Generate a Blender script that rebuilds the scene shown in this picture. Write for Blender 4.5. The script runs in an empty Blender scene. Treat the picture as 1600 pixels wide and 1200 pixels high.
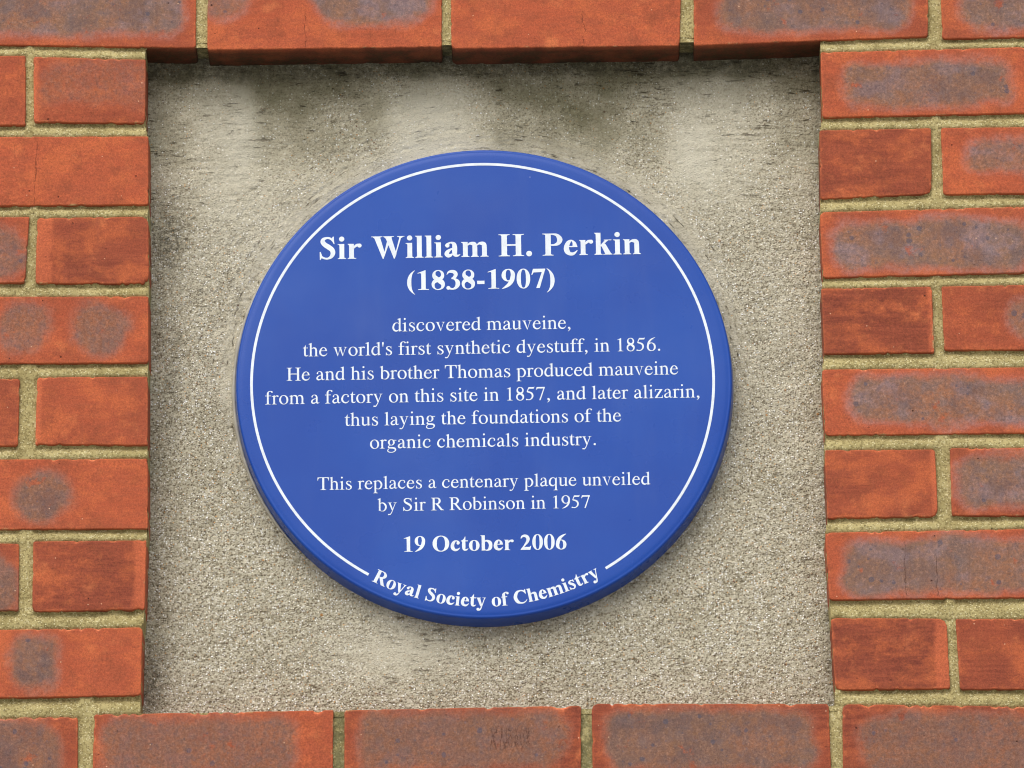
import bpy, math, random
import numpy as np
from mathutils import Vector, Matrix
from mathutils.geometry import delaunay_2d_cdt

scene = bpy.context.scene
col = scene.collection
# ---------------- camera (metres; wall face is the plane y = 0, viewer at -y) ----------------
cam_d = bpy.data.cameras.new("camera"); cam = bpy.data.objects.new("camera", cam_d); col.objects.link(cam)
cr_ = Vector((0.99990699, 0.01084387, -0.00827143)); cu_ = Vector((0.01128042, -0.3167011, 0.94845831)); cf_ = Vector((-0.00766539, 0.9484634, 0.31679396))
cam.matrix_world = Matrix(((cr_.x, cu_.x, -cf_.x, 0.05387962), (cr_.y, cu_.y, -cf_.y, -6.66670266), (cr_.z, cu_.z, -cf_.z, -2.22672921), (0, 0, 0, 1)))
cam_d.sensor_width = 36; cam_d.lens = 1700*7.02895/1600*36
cam_d.clip_start = .1; cam_d.clip_end = 500
scene.camera = cam
# ---------------- overcast daylight ----------------
SUN_EL, SUN_AZ = math.radians(52), math.radians(-22)          # azimuth from -y (towards the viewer), negative = from the left
world = bpy.data.worlds.new("World"); scene.world = world; world.use_nodes = True
wt = world.node_tree; bg = wt.nodes["Background"]; bg.inputs[1].default_value = .15
sky = wt.nodes.new("ShaderNodeTexSky"); sky.sky_type = 'NISHITA'; sky.sun_disc = False
sky.sun_elevation = SUN_EL; sky.sun_rotation = math.pi-SUN_AZ; sky.dust_density = 4; sky.air_density = 1.2; sky.ozone_density = .6
hs = wt.nodes.new("ShaderNodeHueSaturation"); hs.inputs['Saturation'].default_value = .38  # cloud cover: a nearly grey sky
wt.links.new(sky.outputs[0], hs.inputs['Color']); wt.links.new(hs.outputs[0], bg.inputs[0])
sun_d = bpy.data.lights.new("sun", 'SUN'); sun = bpy.data.objects.new("sun", sun_d); col.objects.link(sun)
sun_d.energy = 1.35; sun_d.angle = math.radians(65); sun_d.color = (1, .985, .95)
sd = Vector((math.sin(SUN_AZ)*math.cos(SUN_EL), -math.cos(SUN_AZ)*math.cos(SUN_EL), math.sin(SUN_EL)))
sun.rotation_euler = sd.to_track_quat('Z', 'Y').to_euler()
scene.view_settings.view_transform = 'Standard'; scene.view_settings.look = 'None'; scene.view_settings.gamma = 1
scene.view_settings.exposure = 0.06
scene.cycles.filter_width = 1.1

# ---------------- helpers ----------------
def vnoise(x, y, seed):
    """smooth value noise in [-1, 1], vectorised"""
    T = np.random.RandomState(seed).rand(256, 256)*2-1
    xi = np.floor(x).astype(np.int64); yi = np.floor(y).astype(np.int64)
    u = x-xi; v = y-yi; u = u*u*(3-2*u); v = v*v*(3-2*v)
    a = xi & 255; b = (xi+1) & 255; c = yi & 255; d = (yi+1) & 255
    return (T[a, c]*(1-u)+T[b, c]*u)*(1-v)+(T[a, d]*(1-u)+T[b, d]*u)*v
def fbm(x, y, seed, o=3):
    s = 0; a = 1; n = 0
    for k in range(o): s = s+a*vnoise(x*2**k+17.3*k, y*2**k+5.1*k, seed+k); n += a; a *= .5
    return s/n
def sstep(a, b, x):
    t = np.clip((x-a)/(b-a), 0, 1); return t*t*(3-2*t)
def mesh_np(name, V, F, mat, parent=None, smooth=True, attrs=None):
    me = bpy.data.meshes.new(name); V = np.asarray(V, np.float32); F = np.asarray(F, np.int32)
    n = F.shape[1]; me.vertices.add(len(V)); me.vertices.foreach_set("co", V.ravel())
    me.loops.add(F.size); me.loops.foreach_set("vertex_index", F.ravel())
    me.polygons.add(len(F)); me.polygons.foreach_set("loop_start", np.arange(0, F.size, n, dtype=np.int32))
    try: me.polygons.foreach_set("loop_total", np.full(len(F), n, np.int32))
    except Exception: pass
    me.polygons.foreach_set("use_smooth", np.full(len(F), smooth))
    me.update(calc_edges=True); me.validate()
    for k, a in (attrs or {}).items():
        at = me.attributes.new(k, 'FLOAT', 'POINT'); at.data.foreach_set("value", np.asarray(a, np.float32).ravel())
    me.materials.append(mat)
    o = bpy.data.objects.new(name, me); col.objects.link(o)
    if parent: o.parent = parent
    return o
def grid_faces(nx, nz, keep=None):
    """vertices indexed i*nz+j; faces look towards -y"""
    i, j = np.meshgrid(np.arange(nx-1), np.arange(nz-1), indexing='ij')
    F = np.stack([i*nz+j, (i+1)*nz+j, (i+1)*nz+j+1, i*nz+j+1], -1)
    return F[keep] if keep is not None else F.reshape(-1, 4)

# ---------------- node helpers ----------------
class NT:
    def __init__(s, name):
        s.m = bpy.data.materials.new(name); s.m.use_nodes = True; s.t = s.m.node_tree; s.n = s.t.nodes
        s.b = s.n["Principled BSDF"]; tc = s.n.new("ShaderNodeTexCoord"); s.co = tc.outputs["Object"]
    def link(s, a, b): s.t.links.new(a, b)
    def put(s, sock, v):
        if isinstance(v, bpy.types.NodeSocket): s.link(v, sock)
        elif isinstance(v, (tuple, list)) and len(v) == 3 and sock.type == 'RGBA': sock.default_value = (*v, 1)
        else: sock.default_value = v
    def attr(s, name):
        a = s.n.new("ShaderNodeAttribute"); a.attribute_name = name; return a.outputs["Fac"]
    def math(s, op, a, b=0., c=0., clamp=False):
        n = s.n.new("ShaderNodeMath"); n.operation = op; n.use_clamp = clamp
        for k, v in enumerate((a, b, c)): s.put(n.inputs[k], v)
        return n.outputs[0]
    def maprange(s, v, a, b, c=0., d=1., smooth=True):
        n = s.n.new("ShaderNodeMapRange"); n.interpolation_type = 'SMOOTHSTEP' if smooth else 'LINEAR'
        for k, q in enumerate((v, a, b, c, d)): s.put(n.inputs[k], q)
        return n.outputs[0]
    def mix(s, f, a, b, mode='MIX'):
        n = s.n.new("ShaderNodeMix"); n.data_type = 'RGBA'; n.blend_type = mode
        s.put(n.inputs[0], f); s.put(n.inputs[6], a); s.put(n.inputs[7], b); return n.outputs[2]
    def mapped(s, scale, loc=(0, 0, 0)):
        n = s.n.new("ShaderNodeMapping"); s.link(s.co, n.inputs[0]); n.inputs['Scale'].default_value = scale; n.inputs['Location'].default_value = loc
        return n.outputs[0]
    def noise(s, scale, detail=3, rough=.55, vec=None, dist=0.):
        n = s.n.new("ShaderNodeTexNoise"); s.link(vec or s.co, n.inputs['Vector']); n.inputs['Scale'].default_value = scale
        n.inputs['Detail'].default_value = detail; n.inputs['Roughness'].default_value = rough; n.inputs['Distortion'].default_value = dist
        return n.outputs['Fac']
    def voro(s, scale, vec=None, rnd=1.):
        n = s.n.new("ShaderNodeTexVoronoi"); s.link(vec or s.co, n.inputs['Vector']); n.inputs['Scale'].default_value = scale; n.inputs['Randomness'].default_value = rnd
        sp = s.n.new("ShaderNodeSeparateColor"); s.link(n.outputs['Color'], sp.inputs[0])
        return n.outputs['Distance'], sp.outputs[0], sp.outputs[1], sp.outputs[2]
    def ramp(s, v, stops, const=False):
        n = s.n.new("ShaderNodeValToRGB"); s.put(n.inputs[0], v); e = n.color_ramp.elements
        if const: n.color_ramp.interpolation = 'CONSTANT'
        while len(e) < len(stops): e.new(.5)
        for k, (p, c) in enumerate(stops): e[k].position = p; e[k].color = (*c, 1)
        return n.outputs[0]
    def bump(s, h, dist, strength=1., normal=None):
        n = s.n.new("ShaderNodeBump"); n.inputs['Strength'].default_value = strength; n.inputs['Distance'].default_value = dist
        s.put(n.inputs['Height'], h)
        if normal: s.link(normal, n.inputs['Normal'])
        return n.outputs[0]
    def out(s, colr, rough, normal=None, **kw):
        s.put(s.b.inputs['Base Color'], colr); s.put(s.b.inputs['Roughness'], rough)
        if normal: s.link(normal, s.b.inputs['Normal'])
        for k, v in kw.items(): s.put(s.b.inputs[k.replace('_', ' ')], v)
        return s.m
def srgb(r, g, b, k=1.):
    f = lambda c: ((c/255+.055)/1.055)**2.4 if c > 10 else c/255/12.92
    return (f(r)*k, f(g)*k, f(b)*k)

# ---------------- materials ----------------
def brick_material():
    t = NT("fired_clay"); A = t.attr
    wob = t.noise(38, 4, .6); big = t.noise(14, 2, .5)
    fine = t.noise(900, 2, .7); mid = t.noise(180, 4, .65)
    drag = t.noise(60, 4, .7, t.mapped((.35, 1, 3.5)))
    red = t.mix(t.maprange(t.math('ADD', A('tone'), t.math('MULTIPLY', t.math('SUBTRACT', big, .5), .9)), 0., 1.), srgb(179, 87, 55), srgb(122, 58, 41))
    red = t.mix(t.maprange(drag, .38, .66, 0, .6), red, srgb(164, 84, 56))
    red = t.mix(t.maprange(t.noise(48, 4, .7, t.mapped((1, 1, 1), (6, 2, 5))), .46, .68, 0, .6), red, srgb(140, 72, 46))
    red = t.mix(t.maprange(t.noise(20, 5, .7, t.mapped((1, 1, 1.6), (16, 2, 25))), .45, .65, 0, .5), red, srgb(206, 108, 62))
    red = t.mix(t.maprange(wob, .56, .76, 0, .5), red, srgb(214, 124, 76))
    red = t.mix(t.maprange(t.attr('edge'), 0, 1, 0, .55), red, srgb(212, 112, 68))
    red = t.mix(t.maprange(t.noise(130, 2, .5, t.mapped((1, 1, .12), (4, 9, 0))), .58, .75, 0, .35), red, srgb(160, 84, 58))
    red = t.mix(A('chip'), red, t.mix(t.maprange(mid, .35, .6), srgb(222, 128, 86), srgb(196, 98, 62)))
    red = t.mix(t.math('MULTIPLY', A('band'), .55), red, srgb(204, 106, 68))
    # kiln marks: pinkish lilac margin, brown grey body, blue grey core
    pm = A('patch'); rim = A('rim')
    ragged = t.math('ADD', pm, t.math('MULTIPLY', t.math('SUBTRACT', mid, .5), t.math('MULTIPLY', t.math('MULTIPLY', pm, t.math('SUBTRACT', 1., pm)), 4.5)), clamp=True)
    body = t.mix(t.maprange(wob, .35, .65), srgb(144, 106, 80), srgb(124, 100, 88))
    body = t.mix(t.maprange(big, .38, .66), body, srgb(156, 106, 78))
    body = t.mix(t.maprange(t.noise(55, 3, .6, t.mapped((1, 1, 1), (3, 1, 7))), .48, .68, 0, .7), body, srgb(122, 108, 106))
    body = t.mix(t.maprange(mid, .42, .66, 0, .75), body, srgb(118, 96, 88))
    body = t.mix(t.maprange(t.noise(300, 3, .7), .5, .68, 0, .6), body, srgb(176, 134, 112))
    body = t.mix(t.math('MULTIPLY', A('dark'), t.maprange(t.noise(30, 3, .6, t.mapped((1, 1, 1), (9, 4, 2))), .42, .62, 0, .9)), body, srgb(88, 80, 84))
    lil = t.math('MULTIPLY', t.maprange(t.noise(24, 3, .6, t.mapped((1, 1, 1.4), (5, 8, 1))), .50, .66, 0, .65), t.maprange(mid, .25, .6, .45, 1))
    lil = t.math('MULTIPLY', lil, A('lil'))
    body = t.mix(lil, body, t.mix(t.maprange(mid, .4, .6), srgb(158, 140, 146), srgb(126, 112, 120)))
    vert = t.noise(150, 3, .6, t.mapped((1, 1, .06), (1, 5, 0)))
    body = t.mix(t.maprange(vert, .56, .72, 0, .4), body, srgb(118, 84, 66))
    body = t.mix(t.math('SUBTRACT', 1., A('lil')), body, t.mix(.28, body, srgb(92, 62, 48)))
    thin = t.maprange(t.noise(42, 4, .65, t.mapped((1, 1, 1), (11, 3, 8))), .60, .70, 0, .8)
    ragged = t.math('MULTIPLY', ragged, t.math('SUBTRACT', 1., thin))
    c = t.mix(t.math('MULTIPLY', ragged, .95), red, body)
    c = t.mix(t.math('MULTIPLY', rim, t.maprange(mid, .3, .6, .1, .5)), c, t.mix(A('lil'), srgb(160, 104, 82), srgb(178, 130, 122)))
    # blue black spots inside the burnt parts
    d, r1, r2, r3 = t.voro(95, t.mapped((1, .5, 1)))
    rad = t.math('MULTIPLY', t.maprange(r1, .55, 1., 0, 1., False), .27)
    dd = t.math('ADD', d, t.math('MULTIPLY', t.math('SUBTRACT', mid, .5), .42))
    spot = t.math('MULTIPLY', t.maprange(t.math('SUBTRACT', dd, rad), -.05, .05, 1., 0.), t.maprange(pm, .45, .9))
    c = t.mix(t.math('MULTIPLY', spot, .62), c, srgb(78, 78, 92))
    d2, q1, q2, q3 = t.voro(330)
    fl = t.math('MULTIPLY', t.math('LESS_THAN', q1, .10), t.maprange(d2, .5, .15, 0, 1))
    c = t.mix(t.math('MULTIPLY', fl, t.math('MULTIPLY', pm, .45)), c, srgb(92, 84, 92))
    lt = t.math('MULTIPLY', t.math('GREATER_THAN', q1, .994), t.math('LESS_THAN', d2, .2))
    c = t.mix(t.math('MULTIPLY', lt, .6), c, srgb(236, 196, 160))
    # pinholes
    d3, p1, p2, p3 = t.voro(70, t.mapped((1, 1, 1), (2, 2, 2)))
    hole = t.math('MULTIPLY', t.math('GREATER_THAN', p1, .55), t.maprange(t.math('ADD', d3, t.math('MULTIPLY', t.math('SUBTRACT', mid, .5), .12)), .035, .075, 1, 0))
    hole = t.math('MULTIPLY', hole, t.maprange(p2, .2, .9, .4, 1))
    # hair cracks
    cw = t.math('ADD', A('crack'), t.math('MULTIPLY', t.math('SUBTRACT', t.noise(70, 4, .6), .5), .011))
    crk = t.math('MULTIPLY', t.maprange(t.math('ABSOLUTE', cw), .0001, t.maprange(t.noise(110, 2), .3, .7, .00025, .0007), 1, 0), A('crackm'))
    crk = t.math('MULTIPLY', crk, t.maprange(t.noise(160, 2), .35, .5))
    pit = t.math('MAXIMUM', hole, t.math('MULTIPLY', crk, .6))
    c = t.mix(t.math('MULTIPLY', pit, .85), c, srgb(66, 30, 20))
    c = t.mix(t.math('MULTIPLY', A('side_shade'), t.maprange(wob, .3, .6, .75, 1.)), c, t.mix(t.maprange(mid, .4, .6), srgb(70, 40, 20), srgb(52, 44, 22)))  # shade of the soffit and recessed sides, painted into the clay colour
    sm = t.math('MULTIPLY', t.maprange(t.noise(34, 5, .7, t.mapped((1, 1, 1), (8, 0, 2))), .57, .66, 0, .8), t.maprange(A('edge'), .12, .6))
    c = t.mix(sm, c, srgb(178, 160, 112))
    g = t.maprange(t.math('ADD', t.math('MULTIPLY', fine, .6), t.math('MULTIPLY', t.noise(420, 2, .6), .4)), .3, .7, .62, 1.36, False)
    n = t.n.new("ShaderNodeVectorMath"); n.operation = 'SCALE'; t.link(c, n.inputs[0]); t.link(g, n.inputs['Scale']); c = n.outputs[0]
    h = t.math('ADD', t.math('ADD', t.math('MULTIPLY', fine, .25), t.math('MULTIPLY', mid, .6)), t.math('MULTIPLY', drag, .5))
    h = t.math('SUBTRACT', h, t.math('MULTIPLY', pit, 1.6))
    return t.out(c, .82, t.bump(h, .0006, .8), Specular_IOR_Level=.3)
def mortar_material():
    t = NT("sand_mortar")
    c = t.mix(t.maprange(t.noise(25, 4, .6), .3, .7), srgb(195, 180, 127), srgb(170, 155, 105))
    c = t.mix(t.maprange(t.noise(60, 4, .7), .48, .7, 0, .6), c, srgb(140, 126, 80))
    d, r, g, b = t.voro(760)
    c = t.mix(t.math('MULTIPLY', t.math('LESS_THAN', r, .22), .55), c, srgb(116, 102, 62))
    c = t.mix(t.math('MULTIPLY', t.math('GREATER_THAN', r, .84), t.math('MULTIPLY', t.math('LESS_THAN', d, .5), .7)), c, srgb(226, 216, 172))
    d2, r2, g2, b2 = t.voro(190)
    c = t.mix(t.math('MULTIPLY', t.math('MULTIPLY', t.math('GREATER_THAN', r2, .955), t.math('LESS_THAN', d2, .16)), .7), c, srgb(62, 52, 30))
    c = t.mix(t.math('MULTIPLY', t.attr('grime_shade'), t.maprange(t.noise(120, 4, .7), .3, .6, .2, .9)), c, srgb(98, 96, 66))
    h = t.math('ADD', t.noise(420, 4, .75), t.math('MULTIPLY', r, .35))
    return t.out(c, .95, t.bump(h, .0012, 1.), Specular_IOR_Level=.2)
def render_material():
    """sandy cement render: grit of mixed colour, cement skin where it was trowelled smooth, run-off stains, painted niche shade"""
    t = NT("cement_render"); A = t.attr
    sk = A('skin')
    c = t.mix(t.maprange(t.noise(30, 4, .6), .3, .7), srgb(206, 198, 174), srgb(184, 176, 152))
    d, r, g, b = t.voro(560)
    grit = t.ramp(r, [(0, srgb(82, 70, 48)), (.12, srgb(118, 106, 80)), (.28, srgb(160, 151, 128)), (.5, srgb(184, 177, 156)), (.68, srgb(136, 126, 100)), (.78, srgb(200, 192, 172)), (.88, srgb(222, 216, 200)), (.95, srgb(180, 134, 80)), (.962, srgb(236, 234, 226))], True)
    c = t.mix(t.math('MULTIPLY', t.maprange(d, .2, .6, 1., .35), t.math('SUBTRACT', .8, t.math('MULTIPLY', sk, .62))), c, grit)
    # larger quartz grains
    d2, r2, g2, b2 = t.voro(370, t.mapped((1, 1, 1), (4, 0, 9)))
    qz = t.math('MULTIPLY', t.math('GREATER_THAN', r2, t.math('ADD', .50, t.math('MULTIPLY', sk, .45))), t.maprange(t.math('SUBTRACT', d2, t.math('MULTIPLY', g2, .2)), .04, .16, 1, 0))
    c = t.mix(qz, c, t.ramp(b2, [(0, srgb(250, 250, 246)), (.62, srgb(226, 214, 186)), (.82, srgb(192, 140, 80)), (.92, srgb(110, 66, 44))], True))
    d4, r4, g4, b4 = t.voro(170, t.mapped((1, 1, 1), (2, 7, 3)))
    big = t.math('MULTIPLY', t.math('GREATER_THAN', r4, t.math('ADD', .84, t.math('MULTIPLY', sk, .14))), t.maprange(t.math('SUBTRACT', d4, t.math('MULTIPLY', g4, .16)), .03, .12, 1, 0))
    c = t.mix(t.math('MULTIPLY', big, .9), c, t.ramp(b4, [(0, srgb(240, 236, 220)), (.45, srgb(214, 196, 158)), (.72, srgb(186, 132, 70)), (.86, srgb(100, 72, 52))], True))
    dk = t.math('MULTIPLY', t.maprange(t.noise(430, 2, .6), .54, .64), t.math('SUBTRACT', .78, t.math('MULTIPLY', sk, .5)))
    c = t.mix(dk, c, srgb(108, 95, 70))
    d5, r5, g5, b5 = t.voro(480, t.mapped((1, 1, 1), (7, 1, 6)))
    gl = t.math('MULTIPLY', t.math('GREATER_THAN', r5, t.math('ADD', .74, t.math('MULTIPLY', sk, .24))), t.maprange(d5, .18, .42, 1, 0))  # glints of the grit, painted as small pale sparks
    c = t.mix(gl, c, t.ramp(b5, [(0, srgb(252, 252, 248)), (.5, srgb(236, 228, 206)), (.85, srgb(206, 160, 104))], True))
    # dark holes dragged out by the float
    cb = t.n.new("ShaderNodeCombineXYZ"); t.link(A('rad'), cb.inputs[0]); t.link(A('ang'), cb.inputs[1])
    sa = t.noise(1., 3, .6, cb.outputs[0]); sh = t.noise(260, 3, .65, t.mapped((.26, 1, 1.1)), .4)
    st = t.math('ADD', t.math('MULTIPLY', sa, A('arc')), t.math('MULTIPLY', sh, t.math('SUBTRACT', 1., A('arc'))))
    pit = t.math('MULTIPLY', t.math('MULTIPLY', t.maprange(st, .58, .68), t.maprange(t.noise(60, 3), .38, .58)), t.maprange(sk, 0, .5, .45, 1))
    c = t.mix(t.math('MULTIPLY', t.maprange(st, .3, .5, 1, 0), .35), c, srgb(204, 197, 178))
    c = t.mix(t.math('MULTIPLY', pit, .9), c, srgb(84, 70, 46))
    c = t.mix(t.math('MULTIPLY', A('pale'), t.maprange(t.noise(40, 4, .6), .25, .7, .4, .9)), c, srgb(206, 200, 180))
    damp_shade = t.math('MULTIPLY', A('damp_shade'), t.maprange(t.noise(26, 5, .65), .25, .65, .55, 1.))
    n = t.n.new("ShaderNodeMix"); n.data_type = 'RGBA'; n.blend_type = 'MULTIPLY'
    t.link(damp_shade, n.inputs[0]); t.link(c, n.inputs[6]); n.inputs[7].default_value = (.36, .36, .29, 1); c = n.outputs[2]
    c = t.mix(t.math('MULTIPLY', A('grime_shade'), t.maprange(t.noise(200, 5, .75), .40, .58, 0.1, .9)), c, srgb(62, 60, 48))
    h = t.math('ADD', t.math('MULTIPLY', t.noise(500, 3, .7), .8), t.math('MULTIPLY', t.maprange(d, 0, .6, 1, 0), t.math('SUBTRACT', .7, t.math('MULTIPLY', sk, .5))))
    h = t.math('SUBTRACT', h, t.math('MULTIPLY', pit, 1.))
    return t.out(c, t.math('SUBTRACT', .9, t.math('MULTIPLY', qz, .5)), t.bump(h, .0013, .9), Specular_IOR_Level=.3)
def enamel_material():
    t = NT("blue_enamel")
    c = t.mix(t.maprange(t.noise(9, 3, .5), .3, .7), srgb(8, 66, 160), srgb(12, 73, 167))
    d, r, g, b = t.voro(42)
    dust = t.math('MULTIPLY', t.math('GREATER_THAN', r, .93), t.maprange(d, .012, .03, 1, 0))
    c = t.mix(t.math('MULTIPLY', dust, .55), c, srgb(205, 210, 220))
    run = t.noise(22, 5, .65, t.mapped((1, 1, .16)))
    c = t.mix(t.maprange(run, .5, .8, 0, .035), c, srgb(160, 175, 200))
    c = t.mix(t.maprange(t.noise(7, 4, .6, t.mapped((1, 1, 1), (3, 0, 3))), .45, .75, 0, .035), c, srgb(160, 176, 205))
    c = t.mix(t.maprange(t.noise(1500, 1, .5), .3, .7, 0, .03), c, srgb(150, 165, 205))
    return t.out(c, t.maprange(t.noise(14, 4, .6), .3, .7, .25, .36), None, Specular_IOR_Level=.34)
def simple(name, c, rough, bump=0):
    t = NT(name); k = t.noise(120, 4, .6)
    return t.out(t.mix(t.maprange(k, .3, .7), c, tuple(x*.88 for x in c)), rough, t.bump(k, .001, bump) if bump else None)
M_BRICK = brick_material(); M_MORTAR = mortar_material(); M_RENDER = render_material(); M_BLUE = enamel_material()
M_WHITE = simple("white_print", srgb(232, 240, 248), .45); M_BEAD = simple("sealant", srgb(178, 172, 156), .5, .4)
M_GROUND = simple("paving", (.33, .33, .32), .9, .5); M_CORE = simple("blockwork", (.3, .29, .27), .95, .5)

# ---------------- ground, far below the frame ----------------
g = mesh_np("ground", [(-60, -60, -3.83), (60, -60, -3.83), (60, 60, -3.83), (-60, 60, -3.83)], [(0, 1, 2, 3)], M_GROUND, None, False); g["kind"] = "structure"

# ---------------- the brick wall ----------------
wall = bpy.data.objects.new("brick_wall", None); wall.location = (0, 0, 0); col.objects.link(wall)
wall["label"] = "red and burnt grey brick wall with sandy mortar and a square niche round the blue plaque"; wall["category"] = "wall"
NX0, NX1, NZ0, NZ1 = -.3385, .2900, -.3075, .3290                     # the niche opening
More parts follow.
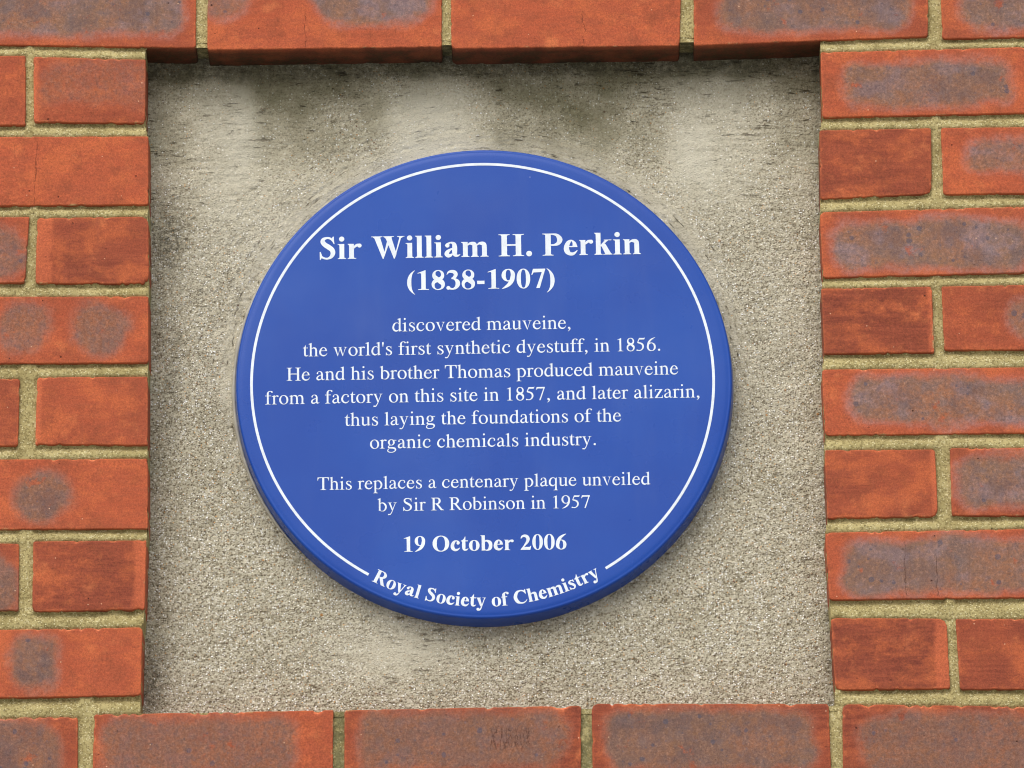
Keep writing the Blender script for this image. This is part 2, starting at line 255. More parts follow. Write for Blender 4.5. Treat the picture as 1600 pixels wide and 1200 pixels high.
# measured corners TL TR BR BL in millimetres; kiln marks (x, z, half width, half height, strength, darkness); tone; worn bands; cracks; raggedness; label
BRICKS = [
    ([(-512.1, 405.4), (-292.1, 403.3), (-292.3, 334.1), (-511.2, 340.6)], [(-405.1, 377.1, 101.2, 28.4, 1.0, 0.5)], 0.3, [], [], 0.4, "long brick with a wide grey burnt centre above the niche's left corner"),
    ([(-281.9, 403.2), (-62.0, 399.8), (-62.9, 332.5), (-281.6, 332.0)], [(-265.0, 385.0, 20.0, 17.3, 0.8, 0.3), (-128.5, 387.8, 55.9, 32.1, 1.0, 0.4)], 0.15, [], [(-190.8, 368.0, 332.8)], 0.5, None),
    ([(-54.2, 399.7), (162.0, 397.6), (159.1, 331.0), (-54.0, 330.5)], [], 0.12, [], [(70.0, 366.1, 331.5)], 0.4, None),
    ([(172.7, 397.5), (392.9, 395.4), (390.8, 337.1), (172.3, 330.9)], [(287.1, 371.7, 88.2, 28.4, 1.0, 0.5)], 0.4, [], [], 0.4, None),
    ([(403.7, 395.2), (623.1, 393.1), (621.1, 336.1), (403.9, 334.4)], [(517.2, 372.0, 97.1, 27.2, 1.0, 0.6)], 0.35, [], [], 0.4, None),
    ([(-670.0, 330.5), (-451.2, 328.4), (-450.4, 259.0), (-668.5, 261.7)], [], 0.35, [], [], 0.4, None),
    ([(-444.0, 327.0), (-338.9, 323.2), (-339.0, 259.5), (-442.7, 262.0)], [(-385.2, 300.1, 49.4, 21.0, 0.42, 0.0)], 0.35, [('l', 5.3)], [], 0.6, None),
    ([(-554.5, 248.8), (-335.9, 246.8), (-335.5, 179.1), (-553.4, 179.9)], [], 0.2, [], [(-440.7, 247.4, 180.4)], 0.5, None),
    ([(-666.6, 169.9), (-445.8, 168.5), (-449.1, 103.8), (-665.2, 105.8)], [(-472.6, 135.5, 25.9, 25.9, 0.8, 0.35)], 0.45, [], [], 0.4, None),
    ([(-438.6, 167.8), (-335.4, 167.8), (-334.4, 101.2), (-439.7, 103.1)], [], 0.75, [('l', 14.1)], [], 1.0, None),
    ([(-551.9, 91.3), (-334.9, 89.3), (-334.4, 24.5), (-550.8, 25.8)], [(-451.6, 61.4, 26.5, 25.9, 0.75, 0.0), (-378.9, 59.3, 26.5, 25.9, 0.85, 0.15), (-518.9, 60.9, 17.6, 24.7, 0.8, 0.1)], 0.3, [], [], 0.3, 'brick with two round grey burn marks side by side'),
    ([(-663.2, 12.9), (-452.7, 10.4), (-453.7, -54.6), (-661.8, -52.2)], [], 0.45, [], [], 0.4, None),
    ([(-436.9, 12.0), (-334.9, 11.4), (-334.5, -55.4), (-437.9, -53.6)], [], 0.5, [('l', 5.3)], [], 0.8, None),
    ([(-549.3, -66.5), (-334.4, -67.8), (-333.9, -135.4), (-548.2, -134.1)], [(-428.5, -103.6, 27.1, 25.9, 0.95, 0.6)], 0.25, [], [], 0.4, 'brick with one dark round burn mark near its left end'),
    ([(-659.7, -145.7), (-451.4, -148.1), (-451.2, -212.2), (-658.3, -210.4)], [(-477.3, -183.9, 24.7, 28.4, 0.9, 0.3)], 0.4, [], [], 0.4, None),
    ([(-438.6, -146.4), (-335.0, -146.4), (-336.3, -212.9), (-438.9, -213.6)], [], 0.6, [('r', 10.6)], [], 1.0, None),
    ([(-546.6, -230.6), (-338.0, -229.3), (-339.2, -294.1), (-545.5, -295.4)], [(-437.2, -262.1, 23.5, 28.4, 1.0, 0.8)], 0.25, [], [], 0.5, 'brick with one blue grey burn mark below the left jamb'),
    ([(-612.0, -312.7), (-396.0, -313.4), (-395.9, -377.7), (-610.7, -377.1)], [(-460.6, -346.4, 51.8, 29.6, 0.9, 0.6)], 0.55, [], [], 0.4, None),
    ([(-381.5, -311.1), (-164.4, -309.4), (-165.1, -373.7), (-382.7, -375.5)], [(-286.7, -341.7, 88.2, 27.2, 0.8, 0.1)], 0.6, [], [], 0.5, None),
    ([(-154.6, -309.5), (60.1, -307.7), (59.4, -372.7), (-154.7, -373.8)], [(-48.0, -340.2, 94.1, 28.4, 0.85, 0.1)], 0.6, [], [(-21.3, -328.5, -348.9), (-17.2, -330.9, -346.6), (-12.6, -327.4, -349.0), (-8.0, -332.2, -345.5), (-3.3, -327.5, -346.7), (1.9, -331.2, -349.2), (7.7, -328.8, -343.2), (12.3, -332.5, -346.9)], 0.5, 'bottom course brick with a cluster of short upright scratches'),
    ([(69.4, -306.0), (284.5, -308.5), (285.4, -374.0), (69.8, -371.6)], [(177.9, -341.0, 95.3, 28.4, 1.0, 0.6)], 0.6, [], [], 0.5, None),
    ([(296.7, -309.2), (509.8, -314.6), (507.7, -379.5), (295.8, -375.3)], [(405.2, -347.8, 94.1, 28.4, 0.85, 0.3)], 0.55, [], [], 0.5, None),
    ([(290.3, 322.4), (508.6, 326.0), (506.6, 259.9), (290.7, 257.5)], [(389.6, 290.6, 81.2, 22.2, 1.0, 0.5)], 0.3, [], [], 0.4, 'long brick with a lilac grey burnt centre at the right top of the niche'),
    ([(287.4, 245.4), (391.5, 246.1), (390.4, 181.0), (287.2, 177.2)], [], 0.65, [], [], 0.7, None),
    ([(400.4, 246.0), (617.8, 245.8), (615.5, 180.1), (401.0, 180.2)], [(461.9, 214.8, 38.8, 16.0, 0.9, 0.1)], 0.3, [], [], 0.4, None),
    ([(286.3, 164.6), (503.8, 168.3), (501.8, 103.0), (287.9, 100.0)], [(388.5, 132.0, 91.2, 24.7, 1.0, 0.55)], 0.3, [], [], 0.4, None),
    ([(285.9, 89.4), (388.1, 90.0), (388.8, 25.8), (287.5, 25.8)], [], 0.65, [('r', 3.5)], [], 0.5, None),
    ([(396.9, 90.5), (612.3, 91.7), (610.0, 26.3), (397.7, 28.2)], [(485.0, 56.4, 25.9, 21.0, 0.85, 0.1)], 0.35, [], [], 0.4, None),
    ([(284.9, 10.9), (498.9, 10.8), (497.0, -52.9), (286.5, -52.9)], [(402.3, -20.3, 91.2, 23.5, 1.0, 0.5)], 0.2, [], [], 0.4, None),
    ([(285.6, -67.1), (387.0, -67.6), (388.2, -132.2), (287.1, -132.8)], [], 0.55, [('r', 4.1)], [], 0.8, None),
    ([(400.5, -66.6), (606.6, -67.8), (604.3, -134.1), (400.5, -131.7)], [(461.6, -98.1, 54.1, 25.9, 1.0, 0.6)], 0.45, [], [], 0.4, None),
    ([(284.5, -146.3), (494.2, -144.4), (492.1, -210.3), (287.2, -210.4)], [(392.2, -179.9, 94.1, 27.2, 1.0, 0.3)], 0.3, [], [(356.8, -152.0, -209.9), (385.5, -170.7, -210.3)], 0.4, None),
    ([(288.0, -227.4), (393.3, -229.2), (395.0, -295.9), (290.6, -295.9)], [], 0.85, [('r', 11.8)], [], 0.7, None),
    ([(401.4, -229.9), (600.8, -231.6), (598.4, -298.8), (403.7, -296.6)], [], 0.7, [], [], 0.4, None),
    ([(-734.1, 408.2), (-521.7, 405.6), (-520.7, 340.8), (-732.5, 343.4)], [], 0.07, [], [], 0.4, None),
    ([(-1082.1, 495.3), (-860.9, 492.5), (-858.8, 423.3), (-1079.4, 426.1)], [], 0.11, [], [], 0.4, None),
    ([(-851.8, 492.4), (-630.7, 489.6), (-629.4, 420.4), (-849.8, 423.2)], [], 0.28, [], [], 0.4, None),
    ([(-621.7, 489.5), (-400.8, 486.7), (-400.1, 417.5), (-620.3, 420.3)], [(-510.7, 453.4, 86.4, 24.7, 0.9, 0.4802714108974851)], 0.54, [], [], 0.4, None),
    ([(-391.7, 486.5), (-171.0, 483.8), (-171.0, 414.7), (-391.1, 417.4)], [], 0.38, [], [], 0.4, None),
    ([(-161.9, 483.6), (58.7, 480.8), (57.9, 411.8), (-162.0, 414.6)], [], 0.12, [], [], 0.4, None),
    ([(67.7, 480.7), (288.1, 477.9), (286.7, 408.9), (66.9, 411.7)], [], 0.15, [], [], 0.4, None),
    ([(297.1, 477.8), (517.4, 475.0), (515.3, 406.0), (295.7, 408.8)], [(406.4, 441.9, 86.4, 24.7, 0.9, 0.49735202926705163)], 0.56, [], [], 0.4, None),
    ([(526.4, 474.9), (746.5, 472.1), (743.7, 403.2), (524.2, 405.9)], [(635.2, 439.0, 86.4, 24.7, 0.9, 0.11606137081154401)], 0.22, [], [], 0.4, None),
    ([(755.5, 472.0), (975.5, 469.2), (971.9, 400.3), (752.6, 403.1)], [(863.9, 436.1, 86.4, 24.7, 0.9, 0.4391368253272308)], 0.6, [], [], 0.4, None),
    ([(-783.9, 251.6), (-563.4, 248.9), (-562.3, 181.9), (-782.1, 184.6)], [(-672.9, 216.7, 87.1, 24.7, 0.9, 0.0520309515809531)], 0.42, [], [], 0.4, None),
    ([(-779.7, 94.1), (-560.8, 91.4), (-559.6, 25.3), (-777.9, 27.9)], [(-669.5, 59.6, 87.1, 24.7, 0.9, 0.3035722654262492)], 0.12, [], [], 0.4, None),
    ([(-775.5, -63.8), (-558.1, -66.4), (-557.0, -131.6), (-773.7, -129.0)], [(-666.1, -97.7, 87.1, 24.7, 0.9, 0.0536077243592342)], 0.65, [], [], 0.4, None),
    ([(-771.1, -228.0), (-555.3, -230.5), (-554.2, -294.7), (-769.4, -292.2)], [(-662.5, -261.4, 87.1, 24.7, 0.9, 0.3285833217522323)], 0.21, [], [], 0.4, None),
    ([(-715.5, -379.5), (-501.2, -381.9), (-500.3, -446.4), (-713.9, -444.1)], [(-607.7, -413.0, 87.1, 24.7, 0.9, 0.3434200810115349)], 0.62, [], [], 0.4, None),
    ([(-492.0, -382.0), (-277.9, -384.4), (-277.6, -448.9), (-491.1, -446.5)], [(-384.6, -415.5, 87.1, 24.7, 0.9, 0.3050234251996509)], 0.29, [], [], 0.4, None),
    ([(-268.6, -384.5), (-54.6, -386.9), (-55.0, -451.4), (-268.4, -449.0)], [(-161.6, -418.0, 87.1, 24.7, 0.9, 0.25862581037598426)], 0.11, [], [], 0.4, None),
    ([(-45.4, -387.0), (168.4, -389.5), (167.4, -453.9), (-45.8, -451.5)], [], 0.57, [], [], 0.4, None),
    ([(177.6, -389.6), (391.3, -392.0), (389.6, -456.4), (176.6, -454.0)], [], 0.03, [], [], 0.4, None),
    ([(400.5, -392.1), (614.0, -394.5), (611.7, -458.9), (398.8, -456.5)], [(506.3, -425.5, 87.1, 24.7, 0.9, 0.16825992696973122)], 0.37, [], [], 0.4, None),
    ([(623.2, -394.6), (836.6, -397.0), (833.6, -461.3), (620.9, -459.0)], [(728.6, -428.0, 87.1, 24.7, 0.9, 0.20570595925329363)], 0.7, [], [], 0.4, None),
    ([(-832.8, -310.8), (-621.3, -313.2), (-620.0, -377.0), (-830.9, -374.6)], [], 0.29, [], [], 0.4, None),
    ([(520.2, -313.6), (727.5, -315.9), (724.8, -380.8), (518.2, -378.4)], [], 0.44, [], [], 0.4, None),
    ([(518.1, 324.0), (736.2, 321.3), (733.4, 254.5), (516.0, 257.2)], [], 0.25, [], [], 0.4, None),
    ([(513.2, 167.5), (729.8, 164.9), (727.1, 99.0), (511.2, 101.6)], [(620.3, 133.2, 86.1, 24.7, 0.9, 0.19240134194984518)], 0.39, [], [], 0.4, None),
    ([(508.3, 10.7), (723.4, 8.1), (720.7, -56.8), (506.3, -54.3)], [(614.7, -23.1, 86.1, 24.7, 0.9, 0.06058766323071571)], 0.04, [], [], 0.4, None),
    ([(503.4, -146.4), (716.9, -148.9), (714.3, -212.9), (501.4, -210.4)], [], 0.54, [], [], 0.4, None),
]

def coords(L):
    """sample positions along a side of L millimetres, denser near both ends"""
    e = [0, .35, .8, 1.4, 2.2, 3.3]; n = max(4, int((L-6.6)/2.6))
    return np.array(e+list(np.linspace(3.3, L-3.3, n+1)[1:-1])+[L-v for v in e[::-1]])
def make_brick(k, corners, patches, tone, bands, cracks, rag, label):
    TL, TR, BR, BL = [np.array(c) for c in corners]
    L = (np.linalg.norm(TR-TL)+np.linalg.norm(BR-BL))/2; H = (np.linalg.norm(TL-BL)+np.linalg.norm(TR-BR))/2
    inframe = min(TL[0], BL[0]) < 490 and max(TR[0], BR[0]) > -490 and BL[1] < 400 and TL[1] > -385
    s = coords(L); t = coords(H); nx, nz = len(s), len(t)
    S, T = np.meshgrid(s, t, indexing='ij'); u = S/L; v = T/H
    X = (BL[0]*(1-u)+BR[0]*u)*(1-v)+(TL[0]*(1-u)+TR[0]*u)*v
    Z = (BL[1]*(1-u)+BR[1]*u)*(1-v)+(TL[1]*(1-u)+TR[1]*u)*v
    rs = np.random.RandomState(100+k); Y = np.zeros_like(X)
    Y += rs.uniform(-.6, .6)+(u-.5)*rs.uniform(-.8, .8)+(v-.5)*rs.uniform(-.6, .6)
    Y += .25*fbm(X/22, Z/22, 7)+.10*fbm(X/5, Z/5, 11)
    D = [S, L-S, T, H-T]; edge = np.zeros_like(X); chp = np.zeros_like(X); toprag = 1.1 if TL[1] < -300 else .45
    for q, d in enumerate(D):
        along = (T if q < 2 else S)+31.7*k+400*q
        amp = rag if q == 2 else (toprag if q == 3 else .3)
        w = .42*fbm(along/9, along*0+q, 21, 3)*(1+amp)
        chip = np.zeros_like(along); dep = np.zeros_like(along)
        for _ in range(int((L if q > 1 else H)*rs.uniform(.016, .04)*(1+1.3*amp))):
            c = rs.uniform(0, L if q > 1 else H); wd = rs.uniform(1., 3.2)*(1+.5*rs.rand()*amp); de = rs.uniform(.35, 1.3)*(.5+amp)
            m = np.clip(1-np.abs((T if q < 2 else S)-c)/wd, 0, 1)**.6
            chip = np.maximum(chip, m*de)
        if q == 2: chip += rag*.5*np.clip(fbm(along/3.2, along*0, 33, 3), 0, 1)*1.6
        inn = (np.abs(w)*.6+chip)*np.exp(-d/2.2)
        if q == 0: X = X+inn
        elif q == 1: X = X-inn
        elif q == 2: Z = Z+inn
        else: Z = Z-inn
        r = .95+.4*fbm(along/14, along*0+3, 41, 2)
        a = np.clip(1-d/r, 0, 1); Y += r*(1-np.sqrt(np.clip(1-a*a, 0, 1)))*.75
        Y += chip*1.3*np.exp(-d/1.8); chp = np.maximum(chp, sstep(.15, .6, chip)*sstep(1.5+1.6*chip, .9+chip, d)*(1. if q == 3 else .6))
        edge = np.maximum(edge, np.exp(-d/1.6)*(.55+.45*fbm(along/10, along*0+9, 51, 2)))
    for q1, q2 in ((0, 2), (0, 3), (1, 2), (1, 3)):
        cr = rs.uniform(.3, 1.3)+(rs.rand() < .2)*rs.uniform(.5, 2.5); f = cr*.55*np.exp(-(D[q1]**2+D[q2]**2)/(2*cr*cr))
        X = X+(f if q1 == 0 else -f); Z = Z+(f if q2 == 2 else -f); Y += f*.8
    # kiln marks
    pm = np.zeros_like(X); rim = np.zeros_like(X); dk = np.zeros_like(X)
    for (cx, cz, hx, hz, st, dark) in patches:
        wob = fbm(X/16, Z/16, 61+k, 3)*4.5+fbm(X/45, Z/30, 64+k, 2)*6
        r = min(hx, hz)*(.97 if hx < 40 else .75); qx = np.maximum(np.abs(X-cx)-(hx-r), 0); qz = np.maximum(np.abs(Z-cz)-(hz-r), 0)
        sd_ = np.hypot(qx, qz)-r+wob
        m = sstep(4.2, -6.5, sd_)*st; pm = np.maximum(pm, m)
        rim = np.maximum(rim, np.exp(-((sd_-1.)/3.4)**2)*st*(.75+.5*fbm(X/20, Z/20, 71, 2)))
        dk = np.maximum(dk, sstep(0, -12, sd_)*dark)
    band = np.zeros_like(X)
    for side, w in bands:
        d = S if side == 'l' else L-S
        band = np.maximum(band, sstep(w+.8, w-.8, d+1.2*fbm(Z/12, Z*0, 81+k, 2)))
    crack = np.ones_like(X); cm = np.zeros_like(X)
    for (cx, z0, z1) in cracks:
        near = np.abs(X-cx) < np.abs(crack*1000); crack = np.where(near, (X-cx)/1000, crack)
        cm = np.maximum(cm, sstep(z1-2, z1+3, Z)*sstep(z0+3, z0-4, Z)*sstep(9, 6, np.abs(X-cx)))
    V = np.stack([X, Y, Z], -1).reshape(-1, 3)/1000; F = grid_faces(nx, nz)
    idx = np.arange(nx*nz).reshape(nx, nz)
    loop = np.concatenate([idx[:, 0], idx[-1, 1:], idx[-2::-1, -1], idx[0, -2:0:-1]]); n = len(loop)
    att = {'patch': pm, 'rim': rim, 'dark': dk, 'band': band, 'crack': crack, 'crackm': cm, 'edge': edge, 'chip': chp}
    att = {a: b.ravel() for a, b in att.items()}; att['side_shade'] = np.zeros(len(V)); lil = .12 if TL[1] < -300 else (rs.uniform(.55, 1) if TR[0] > 300 or TL[1] > 360 else rs.uniform(.1, .35))
    prev = loop; base = V[loop]; cen = base.mean(0)
    for ri, dy in enumerate((.0025, .012, .030, .044, .1)):
        ring_ = base.copy(); ring_[:, 1] = dy+.0005*fbm(ring_[:, 0]*200, ring_[:, 2]*200, 91+ri, 2)
        grow = .0006*fbm(ring_[:, 0]*120+ri, ring_[:, 2]*120, 95+ri, 2)
        dirv = np.sign(ring_-cen)*0
        new = np.arange(len(V), len(V)+n); V = np.vstack([V, ring_+dirv*grow[:, None]])
        F = np.vstack([F, np.stack([np.roll(prev, -1), prev, new, np.roll(new, -1)], 1)])
        for a in att: att[a] = np.concatenate([att[a], {'crack': np.ones(n), 'edge': np.full(n, .1), 'side_shade': np.where((base[:, 2] > .325) & (base[:, 2] < .338) & (base[:, 0] > -.36) & (base[:, 0] < .31), (.35, .85, .95, 1., 1.)[ri], (.0, .15, .3, .4, .5)[ri])}.get(a, att[a][loop] if a in ('band',) else np.zeros(n))])  # painted shade on the brick sides: grows with depth, strongest on the soffit
        prev = new
    att['tone'] = np.full(len(V), tone+rs.uniform(-.2, .2)); att['lil'] = np.full(len(V), lil)
    o = mesh_np("brick", V, F, M_BRICK, wall, True, att)
    if label: o["label"] = label
    return o
for k, bdat in enumerate(BRICKS): make_brick(k, *bdat)

# ---------------- mortar: a weathered joint surface following the real gaps ----------------
def jamb(lo, hi):
    p = sorted((z/1000, x/1000) for (c, *_r) in BRICKS for x, z in c if lo < x < hi and -305 < z < 328)
    zz = np.array([a for a, b in p]); xx = np.array([b for a, b in p]); return lambda z: np.interp(z, zz, xx)
JL = jamb(-350, -328); JR = jamb(282, 298)
def make_mortar():
    st = 1.2; xs = np.arange(-600, 620, st); zs = np.arange(-500, 460, st); nx, nz = len(xs), len(zs)
    X, Z = np.meshgrid(xs, zs, indexing='ij'); occ = np.zeros(X.shape, bool); core = np.zeros(X.shape, bool)
    for (c, *_r) in BRICKS:
        (ax, az), (bx, bz), (cx, cz), (dx, dz) = c
        for m, arr in ((0, occ), (3.2, core)):
            x0 = ax+(dx-ax)*(az-Z)/(az-dz); x1 = bx+(cx-bx)*(bz-Z)/(bz-cz)
            zt = az+(bz-az)*(X-ax)/(bx-ax); zb = dz+(cz-dz)*(X-dx)/(cx-dx)
            arr |= (X > x0+m) & (X < x1-m) & (Z < zt-m) & (Z > zb+m)
    niche = (X > JL(Z/1000)*1000+.3) & (X < JR(Z/1000)*1000-.3) & (Z < 334) & (Z > -310)
    big = 1e3
    def dist(axis, rev):
        o = np.full(X.shape, big); run = np.full(X.shape[1-axis], big); rng = range(X.shape[axis])
        for i in (reversed(rng) if rev else rng):
            sl = (i, slice(None)) if axis == 0 else (slice(None), i)
            run = np.where(occ[sl], 0, run+st); o[sl] = run
        return o
    du = dist(1, True); dd = dist(1, False); dl = dist(0, False); dr = dist(0, True)
    bed = (du+dd) < 30; tt = du/np.maximum(du+dd, 1)
    Y = np.where(bed, 6.6-6.1*sstep(-.1, .70, tt), 1.9)
    perp = (~bed) & ((dl+dr) < 30); pp = np.minimum(dl, dr)
    Y = np.where(perp, 2.6+1.0*sstep(3, 0, pp), Y); Y = np.where(occ, np.where(np.minimum(du, dd) < 1, 3., 3.), Y)
    for _ in range(2):
        P_ = np.pad(Y, 1, mode='edge'); Y = (P_[:-2, 1:-1]+P_[2:, 1:-1]+P_[1:-1, :-2]+P_[1:-1, 2:]+2*Y)/6
    Y = Y+.55*fbm(X/14, Z/9, 301)+.38*fbm(X/3.2, Z/3.2, 305, 2)+.7*np.clip(fbm(X/30, Z/30, 309), 0, 1)
    grime_shade = np.exp(-((X+172)/40)**2-((Z+307)/8)**2)*0+sstep(-296, -312, Z)*(sstep(260, 200, np.abs(X+20)))*(.8)
    grime_shade = np.maximum(grime_shade, np.exp(-((X+305)/18)**2-((Z+297)/7)**2))
    bad = core | niche
    f = ~(bad[:-1, :-1] & bad[1:, :-1] & bad[:-1, 1:] & bad[1:, 1:]) & ~(niche[:-1, :-1] | niche[1:, 1:])
    F = grid_faces(nx, nz, f); used, inv = np.unique(F, return_inverse=True)
    V = np.stack([X, Y, Z], -1).reshape(-1, 3)[used]/1000; gr = grime_shade.ravel()[used]; F = inv.reshape(-1, 4)
    # the joint ends that show inside the niche: jambs and soffit
    def strip(p0, p1, nseg, vert):
        nonlocal V, F, gr
        a = np.linspace(0, 1, nseg); ys = np.array([.0022, .005, .012, .022, .034, .046]); P0, P1 = np.array(p0), np.array(p1)
        A, Yv = np.meshgrid(a, ys, indexing='ij'); q = P0[None, None, :]*(1-A[..., None])+P1[None, None, :]*A[..., None]
        w = fbm(A*nseg/6, Yv*500, 411, 3)*.0007
        if vert: q[..., 0] = vert(q[..., 2])+w+np.sign(q[..., 0])*.0004
        else: q[..., 2] += w
        q[..., 1] = Yv; b0 = len(V); V = np.vstack([V, q.reshape(-1, 3)]); gr = np.concatenate([gr, np.clip(Yv.ravel()*12, 0, .5) if vert else np.ones(Yv.size)])  # shade painted into the joint ends: darker with depth, soffit joint fully
        n, m = A.shape; i, j = np.meshgrid(np.arange(n-1), np.arange(m-1), indexing='ij')
        F = np.vstack([F, (np.stack([i*m+j, (i+1)*m+j, (i+1)*m+j+1, i*m+j+1], -1)+b0).reshape(-1, 4)])
    strip((NX0+.0002, 0, NZ0-.012), (NX0-.0002, 0, NZ1+.006), 400, JL)
    strip((NX1+.0006, 0, NZ0-.012), (NX1-.0002, 0, NZ1+.006), 400, JR)
    strip((NX0-.002, 0, NZ1+.0105), (NX1+.002, 0, NZ1+.0105), 400, None)
    strip((NX0-.002, 0, NZ0-.008), (NX1+.002, 0, NZ0-.008), 300, None)
    return mesh_np("mortar", V, F, M_MORTAR, wall, True, {'grime_shade': gr})
make_mortar()

# ---------------- cement render panel at the back of the niche ----------------
PY = .042; PCX, PCZ = -.02733, .00961
def make_panel():
    st = 1.15; xs = np.arange(-343, 296, st); zs = np.arange(-322, 347, st)
    X, Z = np.meshgrid(xs, zs, indexing='ij'); px = X-PCX*1000; pz = Z-PCZ*1000; r = np.hypot(px, pz); th = np.arctan2(pz, px)
    G_ = lambda x, z, a, b: np.exp(-((X-x)/a)**2-((Z-z)/b)**2)
    w = fbm(X/40, Z/40, 501, 4)
    skin = sstep(110, 250, Z+40*w)*.75+.8*sstep(262, 238, r+10*w)*sstep(-60, 60, pz)+.9*G_(-108, -243, 50, 26)+.35*sstep(250, 236, r)
    skin = np.clip(skin*(.8+.5*w), 0, 1)
    wav = 1.3*fbm(X/90, Z/70, 511, 2)+.7*fbm(X/25, Z/18, 515, 2)
    arc = fbm(r/2.6, th*9, 521, 3); hor = fbm(X/26+.25*w, Z/2.4+.9*fbm(X/60, Z/60, 524, 2), 527, 3)
    ka = sstep(330, 245, r); streak = (arc*ka+hor*(1-ka))*(.35+.3*sstep(-60, 120, Z))
    gr = fbm(X/2.3, Z/2.3, 541, 3)*.75*(1-.62*skin)+fbm(X/7, Z/5, 547, 2)*.45*(1-.4*skin)
    gouge = np.clip(fbm(X/6, Z/2.6, 551, 2)-.45, 0, 1)*-2.8
    Y = PY*1000+wav*.8-streak-gr-gouge
    Y = Y-1.6*sstep(9, 0, X-NX0*1000)*(.6+.8*fbm(Z/9, Z*0, 561, 3))-1.4*sstep(8, 0, NX1*1000-X)*(.6+.8*fbm(Z/9, Z*0+3, 565, 3))-1.2*sstep(10, 0, Z-NZ0*1000)
    # wet run-off stains and painted shade under the soffit, pale lime bloom between them, grimy spots in the left corner
    edge_n = 14*fbm(Z/22, X/30, 581, 4)
    run = lambda x0, x1, z0: sstep(x0-17, x0+15, X+edge_n)*sstep(x1+17, x1-15, X-edge_n)*sstep(z0-26, z0+34, Z+13*fbm(X/13, Z*0+x0, 585, 3))
    damp_shade = .55*sstep(272, 322, Z+9*w)+.6*run(-236, -120, 236)+.66*run(-22, 138, 236)+.28*run(20, 110, 262)+.40*run(-345, -312, 230)+.45*run(246, 300, 226)+.12*sstep(26, 0, X-NX0*1000)+.12*sstep(22, 0, NX1*1000-X)  # starts with a painted shade gradient up to the soffit; both edges darker
    damp_shade += .65*sstep(309, 322, Z+5*w)  # soft shade band painted close under the soffit
    damp_shade = np.clip(damp_shade*(1+.35*w), 0, 1)
    pale = .75*G_(-250, 268, 18, 40)+.6*G_(-85, 262, 34, 36)+.5*G_(176, 250, 20, 60)+.3*G_(205, 215, 40, 70)+.45*G_(-235, 180, 40, 60)+.6*G_(-108, -243, 60, 26)+.25*G_(-300, 120, 30, 90)+.3*G_(250, 60, 30, 120)
    pale += .55*run(-108, -34, 215)+.35*run(-288, -246, 150)+.4*run(150, 222, 200)
    pale = np.clip(pale*(1+.5*w), 0, 1)
    e = X-NX0*1000
    grime_shade = sstep(18, 3, e)*(.08+.55*np.clip(fbm(X/14, Z/40, 571, 3)+.2, 0, 1))+.9*G_(-318, 158, 14, 30)+.5*G_(-316, 20, 10, 60)+.5*G_(-326, -265, 12, 35)+.35*sstep(9, 2, NX1*1000-X)+.6*sstep(313, 322, Z+2*w)  # grimy left edge, plus painted shade along the panel top
    V = np.stack([X, Y, Z], -1).reshape(-1, 3)/1000
    return mesh_np("cement_panel", V, grid_faces(len(xs), len(zs)), M_RENDER, wall, True, {'rad': r/2.9, 'ang': th*13, 'arc': ka*sstep(-150, -40, pz+0*pz)*.9, 'skin': skin, 'damp_shade': damp_shade, 'pale': pale, 'grime_shade': np.clip(grime_shade, 0, 1)})
make_panel()
# rough inner leaf behind the bricks
cv = [(x, y, z) for x in (-.62, .64) for y in (.098, .24) for z in (-.5, .47)]
mesh_np("inner_leaf", cv, [(0, 4, 5, 1), (2, 3, 7, 6), (0, 1, 3, 2), (4, 6, 7, 5), (1, 5, 7, 3), (0, 2, 6, 4)], M_CORE, wall, False)


# ---- lettering: every glyph is a union of outline pieces in 1/1000 em ----
def path(s):
    """small outline language: M/L x y, C x1 y1 x2 y2 x y, Z"""
    t = s.replace(',', ' ').split(); i = 0; pts = []; cmd = None
    while i < len(t):
        if t[i] in 'MLCZ': cmd = t[i]; i += 1
        if cmd == 'Z': continue
        if cmd in 'ML':
            pts.append((float(t[i]), float(t[i+1]))); i += 2
        else:
            a = pts[-1]; v = [float(q) for q in t[i:i+6]]; i += 6
            for k in range(1, 9):
                u = k/8; w = 1-u
                pts.append((w**3*a[0]+3*w*w*u*v[0]+3*w*u*u*v[2]+u**3*v[4], w**3*a[1]+3*w*w*u*v[1]+3*w*u*u*v[3]+u**3*v[5]))
    return [pts]
def rect(x0, y0, x1, y1): return [[(x0,y0),(x1,y0),(x1,y1),(x0,y1)]]
def poly(*p): return [list(p)]
def ell(cx, cy, rx, ry, n=28, tilt=0., rev=False, sq=2.0):
    o = []
    for k in range(n):
        a = 2*math.pi*k/n; c = math.cos(a); s = math.sin(a)
        x = rx*math.copysign(abs(c)**(2/sq), c); y = ry*math.copysign(abs(s)**(2/sq), s)
        o.append((cx+x*math.cos(tilt)-y*math.sin(tilt), cy+x*math.sin(tilt)+y*math.cos(tilt)))
    return o[::-1] if rev else o
def ring(x0, y0, x1, y1, ix0, iy0, ix1, iy1, tilt=0., sq=2.1, isq=2.1):
    return [ell((x0+x1)/2, (y0+y1)/2, (x1-x0)/2, (y1-y0)/2, 36, 0, False, sq),
            ell((ix0+ix1)/2, (iy0+iy1)/2, (ix1-ix0)/2, (iy1-iy0)/2, 36, tilt, True, isq)]
def dot(cx, cy, r): return [ell(cx, cy, r, r, 18)]
